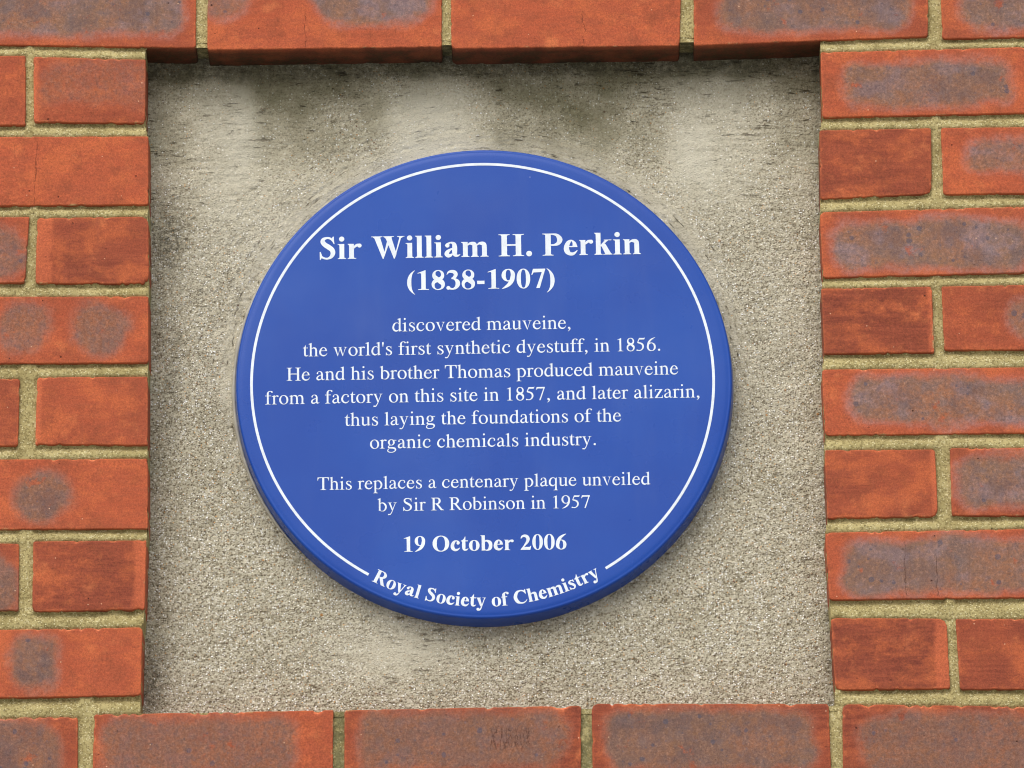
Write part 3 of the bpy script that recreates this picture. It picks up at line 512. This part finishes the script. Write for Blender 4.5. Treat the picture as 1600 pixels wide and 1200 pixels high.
def pen(pts, sub=7):
    """a stroke of changing width along a smooth spine of (x, y, width)"""
    P = [np.array(p, float) for p in pts]
    P = [2*P[0]-P[1]]+P+[2*P[-1]-P[-2]]; sp = []
    for i in range(1, len(P)-2):
        p0, p1, p2, p3 = P[i-1:i+3]
        d = [max(np.hypot(*(b-a)[:2]), 1e-3)**.5 for a, b in ((p0,p1),(p1,p2),(p2,p3))]
        t0 = 0; t1 = d[0]; t2 = t1+d[1]; t3 = t2+d[2]
        for k in range(sub):
            t = t1+(t2-t1)*k/sub
            A1 = (t1-t)/(t1-t0)*p0+(t-t0)/(t1-t0)*p1; A2 = (t2-t)/(t2-t1)*p1+(t-t1)/(t2-t1)*p2; A3 = (t3-t)/(t3-t2)*p2+(t-t2)/(t3-t2)*p3
            B1 = (t2-t)/(t2-t0)*A1+(t-t0)/(t2-t0)*A2; B2 = (t3-t)/(t3-t1)*A2+(t-t1)/(t3-t1)*A3
            sp.append((t2-t)/(t2-t1)*B1+(t-t1)/(t2-t1)*B2)
    sp.append(P[-2]); sp = np.array(sp)
    T = np.gradient(sp[:, :2], axis=0); T /= np.linalg.norm(T, axis=1)[:, None]+1e-9
    N = np.stack([-T[:,1], T[:,0]], 1); w = np.maximum(sp[:, 2:3], 4)/2
    L = sp[:, :2]+N*w; R = sp[:, :2]-N*w
    return [[tuple(q) for q in L]+[tuple(q) for q in R[::-1]]]
def foot(x0, x1, l, r, h=15, y=0, b=55, s=1):
    """bracketed serif under (s=1) or over (s=-1) a stem x0..x1"""
    Y = lambda v: y+s*v
    k = .55
    o = path(f"M {x0-l} {Y(0)} L {x1+r} {Y(0)} L {x1+r} {Y(h)} C {x1+r*k} {Y(h+3)} {x1} {Y(h+8)} {x1} {Y(h+b)} L {x0} {Y(h+b)} C {x0} {Y(h+8)} {x0-l*k} {Y(h+3)} {x0-l} {Y(h)} Z")
    return o
def flag(x0, x1, xl, Y, drop=55, h=16):
    return path(f"M {x1} {Y-110} L {x1} {Y} L {x1-6} {Y} C {x1-50} {Y-18} {x0-10} {Y-drop+22} {xl} {Y-drop} L {xl} {Y-drop-h} C {x0-14} {Y-drop-h+6} {x0} {Y-drop-h-8} {x0} {Y-drop-h-60} L {x0} {Y-130} Z")
def G(w, *pieces): return (w, list(pieces))
R = {}
# ---------------- roman ----------------
R[' '] = G(250)
R['.'] = G(250, dot(125, 44, 55))
R[','] = G(250, dot(113, 44, 52), pen([(140,60,50),(160,10,54),(130,-65,38),(62,-128,12)]))
R["'"] = G(180, path("M 75 431 L 106 431 C 108 520 133 570 133 630 C 133 660 115 676 91 676 C 66 676 48 660 48 630 C 48 570 73 520 75 431 Z"))
stem = lambda x0, x1, y0, y1: rect(x0, y0, x1, y1)
R['a'] = G(444, dot(95,352,35), pen([(80,352,44),(108,408,36),(195,446,28),(280,410,60),(312,320,82),(312,150,82),(318,70,76),(352,28,56),(400,38,30),(442,66,12)]),
           pen([(300,282,20),(195,240,34),(105,175,62),(76,100,78),(110,40,74),(175,28,62),(240,48,40),(300,88,24)]))
R['b'] = G(500, stem(69,153,28,660), flag(69,153,3,683,55,14), pen([(148,388,18),(205,432,40),(285,428,62),(375,360,82),(424,232,88),(385,85,74),(300,12,44),(225,4,26),(150,22,26),(90,52,50)]))
R['c'] = G(444, dot(360,342,36), pen([(385,352,30),(345,412,42),(255,444,30),(150,405,54),(70,235,88),(98,110,86),(185,35,66),(270,28,58),(345,65,36),(405,135,12)]))
R['d'] = G(500, stem(340,424,60,660), flag(340,424,269,683,55,14), path("M 340 120 L 340 -10 L 346 -10 C 380 5 430 18 491 26 L 491 42 C 440 44 424 50 424 100 L 424 130 Z"),
           pen([(350,378,18),(305,430,32),(235,444,32),(140,400,64),(72,215,88),(110,80,84),(200,28,72),(280,44,44),(345,98,20)]))
R['e'] = G(444, rect(90,262,405,290), pen([(364,276,82),(335,380,62),(245,444,30),(145,400,56),(70,230,86),(96,105,86),(180,34,68),(270,26,60),(350,65,38),(415,158,12)]))
R['f'] = G(333, stem(103,187,15,480), foot(103,187,83,93), rect(21,418,309,450), dot(345,628,36), pen([(145,440,84),(147,560,84),(180,635,56),(240,668,30),(310,662,38),(350,640,46)]))
R['g'] = G(500, ring(62,150,392,460,148,178,306,432), poly((330,400),(470,388),(470,427),(340,432)),
           pen([(165,172,16),(100,118,34),(88,62,62),(160,34,74),(290,26,80),(400,-10,80),(428,-75,66),(370,-160,44),(230,-200,34),(100,-178,44),(50,-120,46),(80,-45,34),(150,18,14)]))
R['h'] = G(500, stem(75,159,15,660), flag(75,159,9,683,55,14), foot(75,159,66,68), stem(338,422,15,300), foot(338,422,63,65), pen([(155,375,18),(210,420,38),(285,428,62),(352,392,78),(380,285,84)]))
R['i'] = G(278, stem(96,180,15,440), flag(96,180,20,460,53,15), foot(96,180,80,73), dot(132,635,48))
R['l'] = G(278, stem(97,181,15,660), flag(97,181,19,683,55,14), foot(97,181,78,76))
R['m'] = G(778, stem(81,165,15,440), flag(81,165,16,460,53,15), foot(81,165,65,65), stem(346,430,15,300), foot(346,430,62,62), stem(611,695,15,300), foot(611,695,62,80),
           pen([(160,372,18),(215,420,38),(290,428,62),(358,392,78),(388,285,84)]), pen([(422,372,18),(478,420,38),(552,428,62),(622,392,78),(653,285,84)]))
R['n'] = G(500, stem(79,163,15,440), flag(79,163,16,460,53,15), foot(79,163,63,68), stem(338,422,15,300), foot(338,422,63,63), pen([(158,372,18),(212,420,38),(286,428,62),(352,392,78),(380,285,84)]))
R['o'] = G(500, ring(29,-10,470,460,119,18,380,432,.10))
R['p'] = G(500, stem(75,159,-202,440), flag(75,159,5,460,53,15), foot(75,159,70,88,15,-217), pen([(154,378,18),(210,428,40),(290,428,62),(376,362,82),(426,232,88),(385,85,72),(300,10,40),(230,6,28),(155,48,18)]))
R['q'] = G(500, stem(340,424,-202,410), foot(340,424,88,64,15,-217), path("M 340 340 L 340 400 L 415 460 L 424 460 L 424 330 Z"),
           pen([(350,378,18),(305,430,32),(235,444,32),(140,400,64),(70,215,88),(110,80,84),(200,30,72),(280,44,44),(345,98,20)]))
R['r'] = G(333, stem(76,160,15,440), flag(76,160,5,460,53,15), foot(76,160,71,85), dot(296,412,38), pen([(156,355,18),(195,410,36),(245,430,52),(300,420,56)]))
R['s'] = G(389, pen([(318,320,12),(285,395,26),(200,444,30),(115,405,52),(92,345,68),(145,280,76),(235,222,80),(305,160,78),(308,85,70),(255,20,40),(190,4,30),(105,40,30),(60,150,12)]),
           poly((302,330),(318,318),(314,450),(302,450),(285,425)), poly((52,155),(68,148),(90,30),(75,-5),(60,-8),(54,-8)))
R['t'] = G(278, rect(20,418,255,450), path("M 13 418 C 70 445 110 500 140 579 L 154 579 L 154 418 Z"), pen([(112,440,84),(112,130,84),(125,55,76),(165,28,58),(215,32,44),(250,50,26),(279,78,10)]))
R['u'] = G(500, stem(72,156,110,440), rect(9,435,156,450), rect(260,435,424,450), stem(340,424,60,440), path("M 340 120 L 340 -10 L 346 -10 C 380 5 430 18 479 26 L 479 42 C 436 44 424 50 424 100 L 424 130 Z"),
           pen([(114,150,84),(120,75,82),(165,32,66),(225,28,58),(290,52,36),(345,100,18)]), path("M 72 400 C 72 432 50 435 9 437 L 9 450 L 90 450 Z"), path("M 340 400 C 340 432 310 435 260 437 L 260 450 L 350 450 Z"))
def vee(xa, xb, xc, top, bot, th, hair):
    return [poly((xa,top-12),(xb,bot),(xb+12,bot),(xb+12+hair*.6,bot+40),(xa+th,top-12)), poly((xc-hair,top-12),(xb,bot),(xb+12,bot),(xc,top-12))]
R['v'] = G(500, *vee(62,252,418,450,-14,92,30), rect(19,436,215,450), rect(305,436,477,450), poly((30,438),(100,438),(80,400),(62,425)), poly((340,438),(440,438),(402,405),(384,405)))
R['w'] = G(722, *vee(60,222,378,450,-14,90,30), *vee(300,462,630,450,-14,90,30), rect(21,436,206,450), rect(268,436,432,450), rect(532,436,694,450), poly((580,438),(660,438),(618,400),(600,400)))
R['y'] = G(500, poly((62,438),(225,30),(268,20),(285,50),(152,438)), pen([(405,438,30),(300,160,30),(232,-20,34),(175,-130,40),(125,-180,48),(60,-178,56)]), dot(58,-178,34), rect(14,436,216,450), rect(305,436,475,450), poly((350,438),(440,438),(405,400),(392,400)))
R['z'] = G(444, rect(45,422,405,450), rect(27,0,418,30), poly((27,15),(27,0),(130,15),(405,435),(405,450),(300,435)), path("M 45 450 L 40 325 L 62 325 C 68 390 85 422 150 424 Z"), path("M 405 0 L 418 132 L 398 132 C 388 60 365 28 290 28 Z"))
R['k'] = G(500, stem(75,159,15,660))
R['T'] = G(611, stem(254,356,15,650), foot(254,356,94,96,19), rect(22,628,588,662), path("M 22 662 L 17 492 L 39 492 C 52 580 75 622 150 630 Z"), path("M 588 662 L 593 492 L 571 492 C 558 580 535 622 460 630 Z"))
R['H'] = G(722, stem(101,203,15,650), stem(519,621,15,650), *[foot(a,a+102,82,82,18,y,45,s) for a in (101,519) for y, s in ((0,1),(662,-1))], rect(203,322,519,362))
R['S'] = G(556, pen([(452,480,14),(425,560,30),(345,635,38),(250,648,40),(150,620,58),(105,540,78),(145,450,92),(260,375,104),(375,300,104),(430,205,96),(400,95,80),(320,30,50),(230,10,40),(125,50,44),(60,200,14)]),
           poly((440,480),(458,470),(448,676),(434,676),(405,620)), poly((42,190),(60,205),(105,60),(80,20),(58,-12),(46,-12)))
R['R'] = G(667, rect(102,628,260,662), stem(102,204,15,650), foot(102,204,85,90,18), foot(102,150,85,0,18,662,45,-1), pen([(190,645,34),(300,645,36),(400,615,72),(455,500,104),(405,385,84),(310,345,40),(200,338,32)]),
           poly((245,345),(355,352),(578,60),(660,18),(660,0),(510,0)), )
R['1'] = G(500, stem(212,296,15,600), foot(212,296,90,98,15), path("M 296 500 L 296 676 L 286 676 L 111 588 L 113 574 C 165 595 212 605 212 560 Z"))
R['5'] = G(500, poly((165,662),(425,662),(438,688),(450,680),(412,586),(165,586)), poly((165,662),(188,600),(112,440),(64,420),(155,640)), pen([(95,430,60),(190,408,72),(300,355,84),(352,245,86),(325,120,70),(240,40,46),(150,22,40),(85,40,40)]), dot(64,38,34))
R['6'] = G(500, ring(34,-14,468,420,128,16,378,384,.08), pen([(446,676,14),(310,620,54),(190,520,82),(110,385,92),(79,230,90)]))
R['7'] = G(500, rect(60,588,449,662), poly((60,662),(20,515),(38,507),(85,575),(130,600)), poly((395,640),(449,662),(449,646),(237,-8),(172,-8),(385,600)))
R['8'] = G(500, ring(80,320,425,676,152,400,352,646,.2), ring(56,-14,445,370,132,20,366,290,.2), pen([(130,450,60),(220,370,92),(320,290,92),(390,200,66)]))
R['9'] = G(500, ring(30,240,459,676,121,276,368,646,.08), pen([(56,-15,14),(190,45,54),(310,140,82),(388,270,92),(414,430,90)]))
# ---------------- bold ----------------
B = {}
B[' '] = G(250)
B['.'] = G(250, dot(125,71,85))
B['-'] = G(333, rect(44,171,287,287))
B['('] = G(333, path("M 306 694 C 130 600 46 440 46 262 C 46 90 130 -65 306 -168 L 306 -150 C 215 -70 187 60 187 262 C 187 470 215 590 306 675 Z"))
B[')'] = G(333, path("M 27 694 C 203 600 287 440 287 262 C 287 90 203 -65 27 -168 L 27 -150 C 118 -70 146 60 146 262 C 146 470 118 590 27 675 Z"))
def bfoot(x0, x1, l, r, y=0, s=1, h=19): return foot(x0, x1, l, r, h, y, 40, s)
def btop(x0, x1, xl, Y, h=19):
    return path(f"M {x0} {Y-90} L {x1} {Y-90} L {x1} {Y} L {xl} {Y} L {xl} {Y-h} C {x0-15} {Y-h-3} {x0} {Y-h-10} {x0} {Y-90} Z")
def barch(x, xr):
    return pen([(x-5,360,30),(x+50,405,60),(x+115,412,100),(xr-85,385,130),(xr-70,270,140)])
B['a'] = G(500, dot(115,360,62), pen([(75,340,80),(115,395,80),(215,448,46),(300,410,110),(325,320,140),(325,130,140),(340,70,110),(385,45,70),(430,50,50),(484,82,16)]),
           pen([(330,280,26),(210,240,60),(120,165,110),(96,100,130),(135,52,120),(200,55,90),(262,100,40)]))
B['b'] = G(556, stem(66,205,0,660), btop(66,205,17,676), poly((66,60),(66,-14),(80,-14),(125,22),(205,60)), pen([(195,390,30),(250,432,60),(325,420,100),(420,350,150),(447,230,148),(415,90,140),(330,22,70),(255,10,40),(190,45,40)]))
B['c'] = G(444, dot(340,345,66), pen([(392,330,60),(350,400,80),(262,450,44),(170,400,110),(100,240,150),(125,115,150),(205,45,105),(290,45,90),(360,85,55),(418,140,16)]))
B['e'] = G(444, rect(120,248,415,284), pen([(344,268,136),(325,370,100),(250,452,42),(165,400,110),(98,240,146),(122,115,150),(200,45,105),(285,42,90),(355,85,55),(415,150,16)]))
B['f'] = G(333, stem(70,210,15,480), bfoot(70,210,54,70), rect(14,420,300,461), dot(332,612,57), pen([(140,440,140),(142,560,140),(185,625,90),(255,668,44),(325,655,60)]))
B['h'] = G(556, stem(66,205,15,660), btop(66,205,15,676), bfoot(66,205,50,48), stem(345,484,15,300), bfoot(345,484,48,50), barch(205,484))
B['i'] = G(278, stem(66,205,15,440), btop(66,205,15,461), bfoot(66,205,50,51), dot(132,613,78))
B['k'] = G(556, stem(66,205,15,660), btop(66,205,22,676), bfoot(66,205,44,50), rect(298,442,520,461), poly((330,445),(430,445),(225,255),(195,255),(195,290)), poly((215,290),(300,345),(345,330),(500,40),(543,16),(543,0),(300,0),(300,16),(335,25)), rect(280,0,543,19))
B['l'] = G(278, stem(66,205,15,660), btop(66,205,15,676), bfoot(66,205,50,50))
B['m'] = G(833, stem(66,205,15,440), btop(66,205,16,461), bfoot(66,205,48,46), stem(343,482,15,300), bfoot(343,482,46,44), stem(620,759,15,300), bfoot(620,759,46,52), barch(205,482), barch(482,759))
B['n'] = G(556, stem(68,207,15,440), btop(68,207,21,461), bfoot(68,207,46,46), stem(348,487,15,300), bfoot(348,487,46,50), barch(207,487))
B['o'] = G(500, ring(25,-14,476,473,170,20,330,439,0,2.1,2.6))
B['r'] = G(444, stem(68,207,15,440), btop(68,207,29,461), bfoot(68,207,40,66), dot(370,405,62), pen([(203,330,40),(245,385,70),(300,420,80),(375,425,80)]))
B['s'] = G(389, pen([(338,325,20),(290,400,44),(205,444,56),(125,405,90),(102,360,104),(160,290,118),(240,225,124),(285,160,118),(285,95,96),(240,25,62),(180,12,54),(95,50,44),(38,150,18)]),
           poly((318,335),(340,325),(334,470),(318,470),(270,425)), poly((26,150),(48,140),(110,40),(70,10),(45,-12),(28,-12)))
B['t'] = G(333, rect(20,421,315,461), path("M 20 435 C 90 470 150 530 188 630 L 209 630 L 209 421 Z"), pen([(139,440,140),(139,150,140),(150,80,120),(195,45,90),(245,45,70),(290,70,40),(330,100,16)]))
B['y'] = G(500, poly((44,445),(200,20),(245,20),(285,90),(195,445)), pen([(418,445,42),(330,190,44),(262,0,50),(215,-110,66),(165,-150,90),(100,-135,110)]), dot(92,-128,74), rect(16,442,238,461), rect(312,442,480,461), poly((352,445),(460,445),(425,395),(402,395)))
B['S'] = G(556, pen([(468,470,24),(430,560,50),(345,640,62),(250,650,62),(165,615,100),(135,545,128),(190,455,140),(300,375,150),(400,290,144),(432,190,134),(385,80,100),(300,25,60),(220,20,54),(110,70,56),(55,215,20)]),
           poly((448,475),(472,460),(458,692),(434,692),(385,625)), poly((48,215),(72,230),(130,75),(95,20),(70,-19),(50,-19)))
B['W'] = G(1000, poly((92,665),(348,-15),(372,-15),(420,120),(270,665)), poly((475,520),(348,-15),(372,-15),(535,450)), poly((418,665),(672,-15),(696,-15),(750,130),(596,665)), poly((845,665),(672,-15),(696,-15),(895,665)),
           rect(19,656,345,676), rect(370,656,680,676), rect(770,656,981,676), poly((55,660),(150,660),(120,600)), poly((240,660),(310,660),(262,620)), poly((380,660),(470,660),(440,600)), poly((570,660),(640,660),(592,620)), poly((800,660),(950,660),(886,610),(856,610)))
B['H'] = G(778, stem(104,263,15,660), stem(515,674,15,660), *[bfoot(a,a+159,83,83,y,s) for a in (104,515) for y, s in ((0,1),(676,-1))], rect(260,320,520,368))
B['P'] = G(611, rect(100,634,250,676), stem(100,259,15,660), bfoot(100,259,84,75), bfoot(100,200,84,0,676,-1), pen([(230,655,42),(320,655,46),(440,620,90),(520,490,156),(470,370,110),(350,325,52),(240,322,40)]))
B['R'] = G(722, rect(104,634,250,676), stem(104,263,15,660), bfoot(104,263,78,70), bfoot(104,200,78,0,676,-1), pen([(230,655,42),(330,655,46),(440,625,90),(515,505,150),(460,390,110),(350,350,52),(240,345,40)]),
           poly((275,345),(400,370),(455,350),(650,50),(715,19),(715,0),(510,0)))
B['O'] = G(778, ring(35,-19,743,691,213,18,565,654,0,2.1,2.35))
B['C'] = G(722, pen([(655,450,24),(605,560,60),(510,635,66),(400,648,66),(250,590,130),(134,340,172),(225,105,150),(360,32,80),(470,22,66),(590,65,50),(678,160,24)]), poly((638,455),(664,440),(662,691),(638,691),(560,610)))
B['0'] = G(500, ring(24,-13,476,688,166,18,334,658,0,2.1,2.5))
B['1'] = G(500, stem(186,332,15,610), foot(186,332,110,108,19,0,30), path("M 332 500 L 332 688 L 312 688 L 65 595 L 65 574 C 125 592 186 605 186 540 Z"))
B['2'] = G(500, poly((25,0),(438,0),(478,170),(452,170),(410,128),(200,128),(30,25)), pen([(42,500,20),(85,585,76),(190,625,110),(300,585,140),(345,490,142),(320,370,120),(230,240,80),(130,110,50),(40,15,40)]))
B['3'] = G(500, pen([(35,525,16),(100,610,66),(195,632,100),(295,600,130),(335,525,130),(290,430,100),(190,375,50)]), pen([(190,400,40),(300,360,70),(388,270,140),(395,165,146),(330,60,96),(225,15,56),(130,35,70),(90,60,90)]), dot(84,54,66))
B['6'] = G(500, ring(28,-13,475,430,168,20,336,392,0,2.1,2.4), pen([(462,682,18),(330,610,80),(210,510,126),(130,370,150),(100,230,144)]))
B['7'] = G(500, poly((72,676),(477,676),(477,655),(452,560),(72,548)), poly((72,676),(17,470),(42,465),(90,545),(150,570)), poly((360,600),(477,676),(477,650),(290,0),(175,0),(365,560)))
B['8'] = G(500, ring(52,310,450,688,162,430,342,658,.2,2.1,2.3), ring(28,-13,472,390,126,20,348,260,.2,2.1,2.3), pen([(125,470,110),(220,370,150),(320,280,150),(400,190,110)]))
B['9'] = G(500, ring(26,245,473,688,164,284,332,656,0,2.1,2.4), pen([(38,-8,18),(170,65,80),(290,165,126),(370,305,150),(400,445,144)]))

# ---------------- the plaque ----------------
TH = .022; plaque = bpy.data.objects.new("plaque", None); plaque.location = (PCX, PY, PCZ); col.objects.link(plaque)
plaque.rotation_euler = (0, -math.radians(.32), 0)
plaque["label"] = "round blue commemorative plaque with white lettering and a thin white ring, fixed in the niche"; plaque["category"] = "plaque"
def make_disc():
    prof = [(.0, -TH), (.10, -TH), (.18, -TH), (.215, -TH), (.2210, -TH+.00002), (.2228, -TH+.00016), (.2242, -TH+.00040), (.2254, -TH+.00060), (.2260, -TH+.00052), (.2265, -TH+.00062), (.2272, -TH+.0011), (.2277, -TH+.0017), (.2280, -TH+.0024), (.2282, -TH+.0034), (.2287, -TH+.0080), (.2291, -.0095), (.2295, -.003), (.2296, .003)]
    n = 360; a = np.arange(n)*2*math.pi/n; V = [(0, -TH, 0)]; F = []
    for r, y in prof[1:]: V += [((r+(.0007 if r > .215 else 0))*math.cos(t), y, r*math.sin(t)) for t in a]
    V = np.array(V)+np.array([.0014, 0, -.0002]); Fq = []
    for k in range(len(prof)-2):
        b0 = 1+k*n; i = np.arange(n); j = (i+1) % n
        Fq.append(np.stack([b0+i, b0+n+i, b0+n+j, b0+j], 1))
    Fq = np.vstack(Fq)
    i = np.arange(n); F3 = [(0, 1+q, 1+(q+1) % n) for q in range(n)]
    me = bpy.data.meshes.new("disc"); me.from_pydata(V.tolist(), [], F3+Fq.tolist()); me.update()
    me.polygons.foreach_set("use_smooth", [True]*len(me.polygons)); me.materials.append(M_BLUE)
    o = bpy.data.objects.new("disc", me); col.objects.link(o); o.parent = plaque
make_disc()
FZ = -TH-.00018
def make_arc(name, r0, r1, a0, a1, y0, y1, mat, n=300):
    a = np.radians(np.linspace(a0, a1, n)); V = []
    for r, y in ((r0, y1), (r0, y0), (r1, y0), (r1, y1)): V += [(r*math.cos(t), y, r*math.sin(t)) for t in a]
    F = []
    for k in range(3):
        for i in range(n-1): F.append((k*n+i, (k+1)*n+i, (k+1)*n+i+1, k*n+i+1))
    for e in (0, n-1): F.append((e, n+e, 2*n+e, 3*n+e))
    return mesh_np(name, V, F, mat, plaque, False)
make_arc("ring_line", .21180, .21430, -90+31.2, 270-30.0, FZ, -TH+.0001, M_WHITE)["label"] = "thin white ring open at the bottom"
# old sealant squeezed out round the back edge
def make_bead():
    n = 420; m = 7; V = []; F = []
    for i in range(n):
        t = math.radians(128+(222-128)*i/(n-1)); fade = min(1, i/60, (n-1-i)/60)
        rr = (.0018+.0009*float(fbm(np.array([i/18.]), np.array([0.]), 601, 3)[0]))*(.25+.75*fade)
        for q in range(m):
            a = math.pi*q/(m-1); r = .2303+rr*math.cos(a)*1.1; y = -.001-rr*1.4*math.sin(a)
            V.append((r*math.cos(t), y, r*math.sin(t)))
    for i in range(n-1):
        for q in range(m-1): F.append((i*m+q, i*m+q+1, (i+1)*m+q+1, (i+1)*m+q))
    mesh_np("sealant_bead", V, F, M_BEAD, plaque, True)
make_bead()
# lettering
def winding(px, py, loop):
    w = np.zeros(px.shape, int); n = len(loop)
    for i in range(n):
        x0, y0 = loop[i]; x1, y1 = loop[(i+1) % n]; L = (x1-x0)*(py-y0)-(px-x0)*(y1-y0)
        w += ((y0 <= py) & (y1 > py) & (L > 0)).astype(int)-((y0 > py) & (y1 <= py) & (L < 0)).astype(int)
    return w
_cache = {}
def glyph_mesh(font, ch):
    key = (id(font), ch)
    if key in _cache: return _cache[key]
    pieces = font[ch][1]; pts = []; ed = []
    for p in pieces:
        for lp in p:
            b0 = len(pts); pts += [Vector((x/1000, y/1000)) for x, y in lp]; ed += [(b0+i, b0+(i+1) % len(lp)) for i in range(len(lp))]
    if not pts: _cache[key] = (np.zeros((0, 2)), np.zeros((0, 3), int)); return _cache[key]
    v, e, f, *_ = delaunay_2d_cdt(pts, ed, [], 0, 1e-6)
    v = np.array([tuple(q) for q in v]); f = np.array([tuple(q) for q in f]); c = v[f].mean(1)*1000
    ins = np.zeros(len(f), bool)
    for p in pieces:
        w = 0
        for lp in p: w = w+winding(c[:, 0], c[:, 1], lp)
        ins |= w != 0
    a, b_, c_ = v[f[:, 0]], v[f[:, 1]], v[f[:, 2]]
    ar = (b_[:, 0]-a[:, 0])*(c_[:, 1]-a[:, 1])-(b_[:, 1]-a[:, 1])*(c_[:, 0]-a[:, 0])
    f = np.where((ar < 0)[:, None], f[:, ::-1], f)[ins & (np.abs(ar) > 1e-9)]
    _cache[key] = (v, f); return _cache[key]
def text_part(font, text, size, place, label):
    V = []; F = []; n = 0; x = 0
    for ch in text:
        v, f = glyph_mesh(font, ch); wd = font[ch][0]/1000
        if len(f):
            q = place(v*size, x, wd*size); y = FZ
            top = np.stack([q[:, 0], np.full(len(q), y), q[:, 1]], 1); V.append(top); F.append(f+n); n += len(q)
        x += wd*size
    V = np.vstack(V); F = np.vstack(F)
    e = np.vstack([F[:, [0, 1]], F[:, [1, 2]], F[:, [2, 0]]]); es = set(map(tuple, e.tolist()))
    bd = np.array([q for q in es if (q[1], q[0]) not in es]); lo = V.copy(); lo[:, 1] = -TH+.0001; nV = len(V)
    side = np.vstack([np.stack([bd[:, 1], bd[:, 0], bd[:, 0]+nV], 1), np.stack([bd[:, 1], bd[:, 0]+nV, bd[:, 1]+nV], 1)])
    o = mesh_np("lettering", np.vstack([V, lo]), np.vstack([F, side]), M_WHITE, plaque, False); o["label"] = label
def line(font, text, size, base, label, dx=0.):
    total = sum(font[c][0] for c in text)/1000*size
    text_part(font, text, size, lambda v, x, w: np.stack([v[:, 0]+x-total/2+dx, v[:, 1]+base], 1), label)
line(B, "Sir William H. Perkin", .03195, .1218, "large bold name line", -.0009)
line(B, "(1838-1907)", .02785, .0902, "bold line of two years in brackets", -.0003)
line(R, "discovered mauveine,", .01908, .0499, "first line of the small text")
line(R, "the world's first synthetic dyestuff, in 1856.", .01905, .0270, "second line of the small text")
line(R, "He and his brother Thomas produced mauveine", .01905, .0036, "third line of the small text")
line(R, "from a factory on this site in 1857, and later alizarin,", .01908, -.0191, "fourth and longest line of the small text")
line(R, "thus laying the foundations of the", .01902, -.0412, "fifth line of the small text")
line(R, "organic chemicals industry.", .01900, -.0636, "sixth line of the small text")
line(R, "This replaces a centenary plaque unveiled", .01828, -.1026, "first line of the lower note")
line(R, "by Sir R Robinson in 1957", .01830, -.1240, "second line of the lower note")
line(B, "19 October 2006", .02154, -.1633, "bold date line")
AR = .2170; ASZ = .01885
def on_arc(v, x, w):
    tot = sum(B[c][0] for c in ARC)/1000*ASZ; a = (x+w/2-tot/2)/AR+math.radians(.28)
    lx = v[:, 0]-w/2; r = AR-v[:, 1]
    return np.stack([AR*math.sin(a)+lx*math.cos(a)-v[:, 1]*math.sin(a), -AR*math.cos(a)+lx*math.sin(a)+v[:, 1]*math.cos(a)], 1)
ARC = "Royal Society of Chemistry"
text_part(B, ARC, ASZ, on_arc, "bold curved line along the lower rim")
